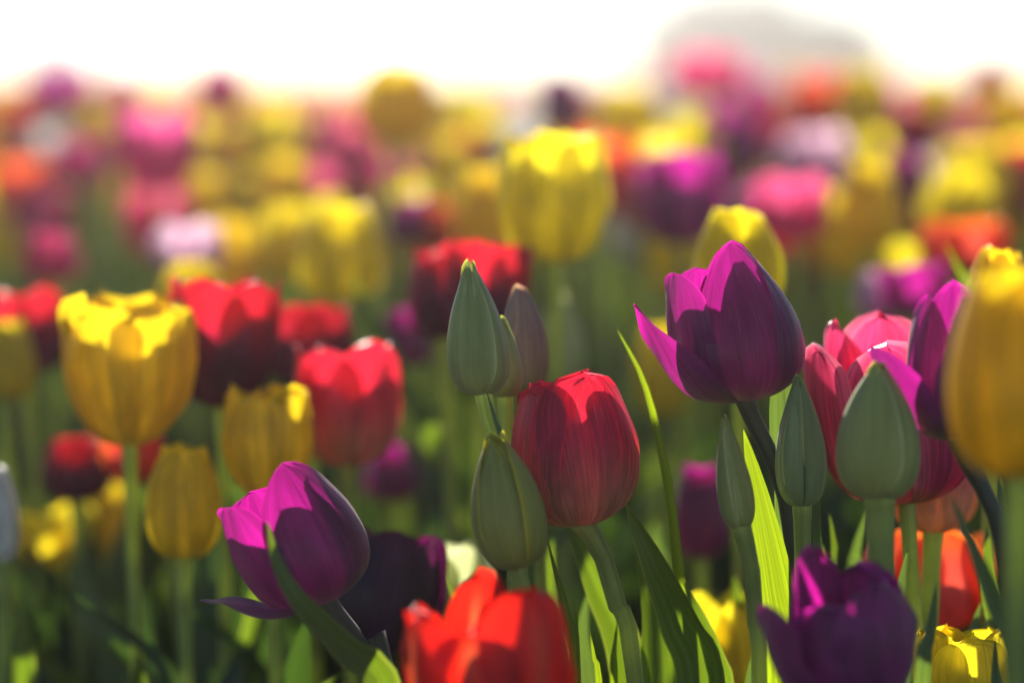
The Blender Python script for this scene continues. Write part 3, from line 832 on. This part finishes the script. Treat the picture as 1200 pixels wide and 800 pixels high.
# ---- the soft second rows: (label, colour, shape, base, top, width, depth, yaw) -------------
MID = [
    ('yellow tulip directly behind the large purple tulip', 'yellow', 'cup', (866, 372), (864, 250), 104, 1.52),
    ('big soft yellow tulip above the two scarlet blooms near top centre', 'yellow', 'fringe', (650, 308), (646, 162), 120, 1.68),
    ('smaller yellow bloom tucked left of the big soft yellow tulip', 'gold', 'cup', (572, 300), (568, 198), 66, 2.05),
    ('right one of two scarlet blooms behind the tall green bud', 'darkred', 'open', (566, 402), (572, 284), 92, 1.60),
    ('left one of two scarlet blooms behind the tall green bud', 'darkred', 'cup', (520, 398), (512, 292), 72, 1.66),
    ('large golden tulip with ragged top at left', 'gold', 'fringe', (152, 522), (146, 352), 142, 1.50),
    ('tall dark-red tulip right of the large golden tulip', 'darkred', 'open', (262, 478), (262, 326), 118, 1.55),
    ('round scarlet tulip behind the striped red one, left half', 'darkred', 'cup', (362, 452), (360, 358), 100, 1.68),
    ('reddish tulip with grey-pink flame below the round scarlet one', 'red', 'open', (408, 546), (404, 404), 112, 1.55),
    ('yellow tulip above the magenta purple tulip', 'gold', 'fringe', (318, 584), (314, 458), 98, 1.47),
    ('plain yellow egg-shaped tulip left of the magenta purple tulip', 'yellow', 'cup', (216, 655), (214, 522), 90, 1.46),
    ('small dark crimson tulip under the large golden tulip', 'darkred', 'cup', (90, 588), (88, 512), 78, 1.72),
    ('orange bloom peeping out between large golden and egg-shaped yellow tulips', 'orange', 'open', (176, 562), (140, 500), 66, 1.66),
    ('low yellow tulip at left, left one of a pair', 'yellow', 'open', (78, 664), (62, 594), 84, 1.78),
    ('low yellow tulip at left, right one of a pair', 'yellow', 'cup', (128, 648), (136, 566), 56, 1.80),
    ('white tulip cut by the left edge', 'white', 'slim', (4, 660), (2, 545), 44, 1.5),
    ('soft yellow tulip above the round scarlet bloom', 'yellow', 'cup', (400, 354), (398, 242), 98, 1.88),
    ('small pink-red tulip alone at upper left', 'rose', 'cup', (60, 330), (58, 274), 62, 2.1),
    ('pale lilac tulip above the tall dark-red tulip', 'lilac', 'open', (222, 318), (220, 262), 72, 2.1),
    ('yellow bloom just behind the top of the tall dark-red tulip', 'yellow', 'cup', (228, 372), (226, 308), 74, 1.85),
    ('red tulip at left edge above a yellow one', 'darkred', 'open', (32, 440), (24, 342), 96, 1.78),
    ('yellow-green tulip at left edge below a red one', 'yellow', 'cup', (8, 470), (8, 374), 62, 1.72),
    ('violet tulip behind and left of the tall green bud', 'purple', 'cup', (474, 432), (472, 362), 60, 1.82),
    ('dim violet tulip low under the flamed reddish tulip', 'purple', 'cup', (460, 588), (460, 522), 60, 1.82),
    ('cream-green tulip low behind the almost black one', 'cream', 'open', (532, 722), (530, 640), 88, 1.50),
    ('greenish-yellow blur right of the pinkish bud', 'cream', 'slim', (660, 460), (655, 345), 60, 1.75),
    ('pale yellow tulip in shade between thin blade and large purple tulip', 'yellow', 'cup', (778, 490), (776, 382), 60, 1.95),
    ('violet tulip with pale rim above the rose-pink tulip', 'purple', 'open', (1074, 372), (1068, 310), 76, 1.85),
    ('pale lilac bloom left of the violet one above rose-pink tulip', 'lilac', 'cup', (1030, 375), (1030, 318), 56, 1.92),
    ('golden tulip behind the large one at right edge', 'gold', 'cup', (1168, 400), (1172, 292), 66, 1.42),
    ('coral-orange tulip at upper right edge of the field', 'orange', 'open', (1130, 322), (1128, 258), 92, 1.95),
    ('yellow tulip standing clear at upper right', 'yellow', 'cup', (1018, 295), (1016, 190), 68, 2.15),
    ('yellow tulip at upper right beside the bare gap', 'yellow', 'cup', (1142, 255), (1140, 172), 66, 2.35),
    ('dark violet tulip right of the big soft yellow tulip', 'purple', 'open', (800, 288), (796, 178), 92, 2.05),
    ('pale pink bloom above the dark violet tulip', 'lilac', 'cup', (832, 190), (830, 128), 62, 2.7),
    ('violet bloom against the white sky above the big soft yellow tulip', 'purple', 'cup', (658, 160), (656, 86), 52, 2.9),
    ('coral pink bloom between dark violet and standing yellow tulips', 'rose', 'open', (930, 285), (926, 206), 80, 2.1),
    ('pale blush bloom over the coral pink one', 'lilac', 'cup', (938, 215), (936, 160), 52, 2.6),
    ('crimson bloom right of the big soft yellow tulip', 'red', 'cup', (752, 268), (752, 190), 58, 2.2),
    ('yellow bloom high under the tall hazy tree', 'yellow', 'cup', (736, 180), (735, 106), 76, 2.7),
    ('magenta bloom right under the tall hazy tree', 'rose', 'open', (832, 116), (830, 64), 80, 3.2),
    ('orange-red bloom under the low dark tree', 'orange', 'open', (962, 160), (960, 88), 64, 2.9),
    ('yellow bloom high under the low dark tree', 'yellow', 'cup', (1012, 156), (1010, 80), 70, 2.8),
    ('dark crimson bloom between two trees', 'darkred', 'cup', (906, 200), (904, 138), 56, 2.8),
    ('red bloom near the horizon at upper right', 'red', 'cup', (1162, 128), (1162, 70), 44, 3.3),
    ('golden bloom near the horizon at right edge', 'gold', 'cup', (1186, 190), (1184, 108), 66, 2.8),
    ('dark crimson bloom right of the orange-red one near the horizon', 'darkred', 'cup', (1072, 186), (1070, 126), 56, 2.9),
    ('yellow bloom near the horizon right of centre', 'yellow', 'cup', (1094, 152), (1094, 92), 54, 3.2),
    ('white bloom touching the left shoulder of the big soft yellow tulip', 'white', 'cup', (612, 200), (612, 142), 54, 2.6),
    ('violet bloom lower of the two beside coral-orange one', 'purple', 'cup', (1058, 250), (1056, 180), 62, 2.5),
    ('pinkish violet bloom upper left of the tall green bud', 'rose', 'cup', (456, 250), (454, 186), 62, 2.5),
    ('violet bloom behind the pinkish one upper left of tall bud', 'purple', 'cup', (482, 290), (480, 232), 58, 2.3),
    ('pale yellow bloom high left of the big soft yellow tulip', 'yellow', 'cup', (528, 228), (526, 160), 60, 2.7),
    ('olive-yellow bloom on the horizon at centre', 'yellow', 'cup', (546, 168), (544, 106), 70, 3.2),
    ('salmon bloom left of the smaller yellow bloom', 'orange', 'cup', (512, 300), (508, 238), 44, 2.3),
    ('pink bloom high left beneath the sun', 'rose', 'open', (366, 250), (364, 196), 62, 2.7),
    ('golden bloom in the warm glow at upper left, left of a pair', 'gold', 'cup', (182, 265), (182, 200), 66, 2.7),
    ('golden bloom in the warm glow at upper left, right of a pair', 'yellow', 'cup', (240, 262), (238, 202), 58, 2.6),
    ('violet bloom on the horizon beneath the sun glow, right', 'purple', 'cup', (386, 190), (384, 136), 50, 3.2),
    ('pale yellow bloom beneath the sun glow', 'yellow', 'cup', (284, 192), (282, 140), 54, 3.3),
    ('pink bloom on the horizon right of the sun glow', 'rose', 'cup', (334, 178), (332, 126), 50, 3.4),
    ('mauve bloom on the horizon at far left', 'purple', 'open', (72, 136), (68, 80), 66, 3.5),
    ('orange bloom at the far left edge near the horizon', 'orange', 'cup', (28, 184), (26, 128), 60, 3.2),
    ('yellow bloom second from the far left near the horizon', 'yellow', 'cup', (108, 168), (108, 118), 54, 3.5),
    ('mauve bloom left of the golden pair in the glow', 'rose', 'cup', (92, 220), (90, 164), 60, 2.9),
    ('dusky red bloom over the golden pair in the glow', 'red', 'cup', (152, 200), (150, 148), 52, 3.2),
    ('yellow bloom over the pinkish violet pair', 'yellow', 'cup', (432, 172), (430, 122), 52, 3.3),
]
MIDPAR = {
    'large golden tulip with ragged': dict(b=.84, c=1.14, t=1.02, ruf=.16, flare=.1, jag=.1),
    'tall dark-red tulip': dict(b=0.98, c=1.12, t=1.12, ruf=.12),
    'reddish tulip with': dict(b=1.15, c=1.1, t=.95, ruf=.1),
    'plain yellow egg': dict(b=1.2, c=1.1, t=.6),
    'yellow tulip above the magenta': dict(b=1.0, c=1.12, t=.95, ruf=.12, w=1.8),
    'round scarlet': dict(t=.8, e=4),
    'low yellow tulip at left, left': dict(b=.95, c=1.1, t=1.3, ruf=.15),
    'right one of two scarlet': dict(b=1.0, c=1.1, t=1.05, ruf=.12),
    'yellow tulip directly behind': dict(t=.5, jag=.03),
    'big soft yellow': dict(b=1.12, t=.85, ruf=.12),
}
for i, (lab, mat, kind, b, t, wpx, d) in enumerate(MID):
    par = next((v for k, v in MIDPAR.items() if lab.startswith(k)), None)
    rs = np.random.default_rng(500 + i)
    near = d < 2.0
    tulip(lab, mat, kind, b, t, wpx, d, yaw=-90 + rs.uniform(-50, 50), hero=False, leaves=3 if d < 2.4 else 2, nu=13 if near else 9, nv=16 if near else 10,
          seed=900 + i, leaf_h=0.27, par=par)

# ------------------------------------------------------------------ the rest of the bed: copies of a few kinds
COLS = [('yellow', .30), ('gold', .12), ('red', .09), ('darkred', .07), ('purple', .11), ('rose', .12), ('orange', .08), ('lilac', .05), ('white', .03), ('pink', .03)]
WORDS = {'yellow': 'yellow', 'gold': 'golden', 'red': 'crimson', 'darkred': 'dark red', 'purple': 'violet', 'rose': 'magenta-pink', 'orange': 'orange-red',
         'lilac': 'pale lilac', 'white': 'white', 'pink': 'rose-pink'}
protos = {}


def make_proto(cname, k):
    rs = np.random.default_rng(3000 + 17 * k + len(cname) * 131 + ord(cname[0]))
    root = empty('tulip', (0, 0, 0))
    h = rs.uniform(0.34, 0.42)
    bend = Vector((rs.uniform(-.02, .02), rs.uniform(-.02, .02), 0))
    B = Vector((bend.x, bend.y, h))
    kind = ['cup', 'open', 'goblet', 'fringe'][k % 4]
    mb = MB()
    for P, UV in petals(kind, rs.uniform(.058, .07), rs.uniform(.025, .031), rs.uniform(0, 120), rs, None, 7, 8):
        mb.grid(P, UV)
    fh = mb.build('flower_head', M[cname], root)
    fh.location = B
    fh.rotation_euler = (rs.uniform(-.15, .15), rs.uniform(-.15, .15), 0)
    mb = MB()
    mb.grid(*tube([(0, 0, -0.02), bend * .3 + Vector((0, 0, h * .5)), B + Vector((0, 0, .003))], .004, .0034, 10, 6))
    mb.build('stem', M['stem'], root)
    for j in range(3):
        a = rs.uniform(0, 6.28)
        hh = rs.uniform(.18, .30)
        o = rs.uniform(.03, .08)
        ca, sa = math.cos(a), math.sin(a)
        mb = MB()
        mb.grid(*blade([(0, 0, 0), (o * .35 * ca, o * .35 * sa, hh * .45), (o * .8 * ca, o * .8 * sa, hh * .85), (o * 1.5 * ca, o * 1.5 * sa, hh)],
                       rs.uniform(.022, .036), (-ca, -sa, .2), .4, rs.uniform(-60, 60), 5, 9, rs))
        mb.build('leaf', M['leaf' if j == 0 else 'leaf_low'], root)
    return root


def copy_tree(o, parent=None):
    c = o.copy()
    col.objects.link(c)
    c.parent = parent
    for ch in list(o.children):
        copy_tree(ch, c)
    return c


def pick():
    x, acc = random.random(), 0
    for n, p in COLS:
        acc += p
        if x < acc:
            return n
    return 'yellow'


taken = []
cnt = 0
for o in col.objects:
    if o.parent is None and o.get('category') == 'tulip':
        taken.append((o.location.x, o.location.y))
tries = 0
placed = []
while cnt < 218 and tries < 30000:
    tries += 1
    y = math.sqrt(random.uniform(2.2 ** 2, 4.15 ** 2))
    x = random.uniform(-1, 1) * (y * 0.2 + 0.05)
    if y < 3.1 and abs(x + 0.27 + 0.123 * (y - 1.78)) < 0.07:      # gap added to let the sun reach the low yellow pair
        continue
    if any((x - a) ** 2 + (y - b) ** 2 < 0.066 ** 2 for a, b in taken):
        continue
    taken.append((x, y))
    c = pick()
    if x / y < 0.03 and c in ('purple', 'darkred', 'lilac') and random.random() < .7:
        c = random.choice(['yellow', 'gold', 'rose', 'orange'])      # the warmer drift of the bed
    k = random.randrange(4)
    src = protos.get((c, k))
    if src is None:
        src = protos[(c, k)] = make_proto(c, k)
        o = src
    else:
        o = copy_tree(src)
    o.location = (x, y, 0)
    o.rotation_euler = (random.gauss(0, .07), random.gauss(0, .07), random.uniform(0, 6.28))
    s = random.uniform(0.92, 1.12)
    o.scale = (s, s, s)
    tag(o, f'{WORDS[c]} tulip blurred among the crowded blooms of the middle field', 'tulip', f'{WORDS[c]} tulips of the middle field')
    cnt += 1

# ------------------------------------------------------------------ far field and undergrowth: nobody could count these
def far_field():
    rs = np.random.default_rng(77)
    names = [c for c, _ in COLS]
    probs = np.array([p for _, p in COLS])
    probs = probs / probs.sum()
    proto = []
    for k in range(5):
        P = [p for p in petals(['cup', 'open', 'goblet', 'fringe', 'cup'][k], .062, .029, rs.uniform(0, 120), rs, None, 4, 5)]
        proto.append(P)
    mb = MB()
    leafi = len(names)
    zones = [(4.1, 10, 84), (10, 20, 22), (20, 43, 6)]
    for y0, y1, dens in zones:
        n = int(0.55 * (y1 ** 2 - y0 ** 2) / 2 * dens * 0.82)
        ys = np.sqrt(rs.uniform(y0 ** 2, y1 ** 2, n))
        xs = rs.uniform(-1, 1, n) * (ys * 0.225 + 0.1)
        if y0 < 5:      # the bed goes on beyond both sides of the view
            m = 800
            yf = rs.uniform(1.3, 10, m)
            xf = rs.choice([-1, 1], m) * (yf * 0.225 + 0.1 + rs.uniform(0, 1.1, m))
            xs, ys, n = np.concatenate([xs, xf]), np.concatenate([ys, yf]), n + m
        cs = rs.choice(len(names), n, p=probs)
        for x, y, c in zip(xs, ys, cs):
            h = rs.uniform(.33, .43)
            a = rs.uniform(0, 6.28)
            ca, sa = math.cos(a), math.sin(a)
            s = rs.uniform(.9, 1.15)
            Rm = np.array([[ca, -sa, 0], [sa, ca, 0], [0, 0, 1]]) * s
            off = np.array([x, y, h])
            for P, UV in proto[rs.integers(0, 5)]:
                mb.grid(P @ Rm.T + off, UV, int(c))
            P, UV = tube([(x, y, 0), (x, y, h * .5), (x, y, h)], .004, .0035, 3, 4)
            mb.grid(P, UV, leafi + 1)
            for j in range(2):
                aa = a + j * 2.6
                ca2, sa2 = math.cos(aa), math.sin(aa)
                hh = rs.uniform(.2, .3)
                C = np.array([[x, y, 0], [x + .02 * ca2, y + .02 * sa2, hh * .5], [x + .06 * ca2, y + .06 * sa2, hh]])
                wv = np.array([.008, .015, .001])
                Wd = np.array([-sa2, ca2, 0])
                P = C[None] + Wd[None, None] * (np.array([-1, 1])[:, None, None] * wv[None, :, None])
                U, V = np.meshgrid([0, 1.], [0, .5, 1.], indexing='ij')
                mb.grid(P, np.stack([U, V], -1), leafi)
    o = mb.build('tulip_field', [M[c] for c in names] + [M['leaf'], M['stem']])
    tag(o, 'far rows of mixed tulips melting into the horizon', 'tulips', None, 'stuff')


far_field()


def undergrowth():
    rs = np.random.default_rng(78)
    mb = MB()
    n = 4600
    for k in range(n):
        y = math.sqrt(rs.uniform(1.52 ** 2, 5.5 ** 2))
        x = rs.uniform(-1, 1) * (y * .22 + .06)
        a = rs.uniform(0, 6.28)
        ca, sa = math.cos(a), math.sin(a)
        hh = rs.uniform(.12, .27) if y > 1.7 else rs.uniform(.10, .2)
        o = rs.uniform(.02, .09)
        P, UV = blade([(x, y, 0), (x + o * .3 * ca, y + o * .3 * sa, hh * .5), (x + o * ca, y + o * sa, hh)], rs.uniform(.018, .042), (-ca, -sa, .2), .4,
                      rs.uniform(-70, 70), 5, 8, rs)
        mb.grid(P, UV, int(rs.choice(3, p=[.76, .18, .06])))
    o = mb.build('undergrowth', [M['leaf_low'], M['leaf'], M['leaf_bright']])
    tag(o, 'mass of green tulip leaves filling the bed between stems', 'leaves', None, 'stuff')


undergrowth()
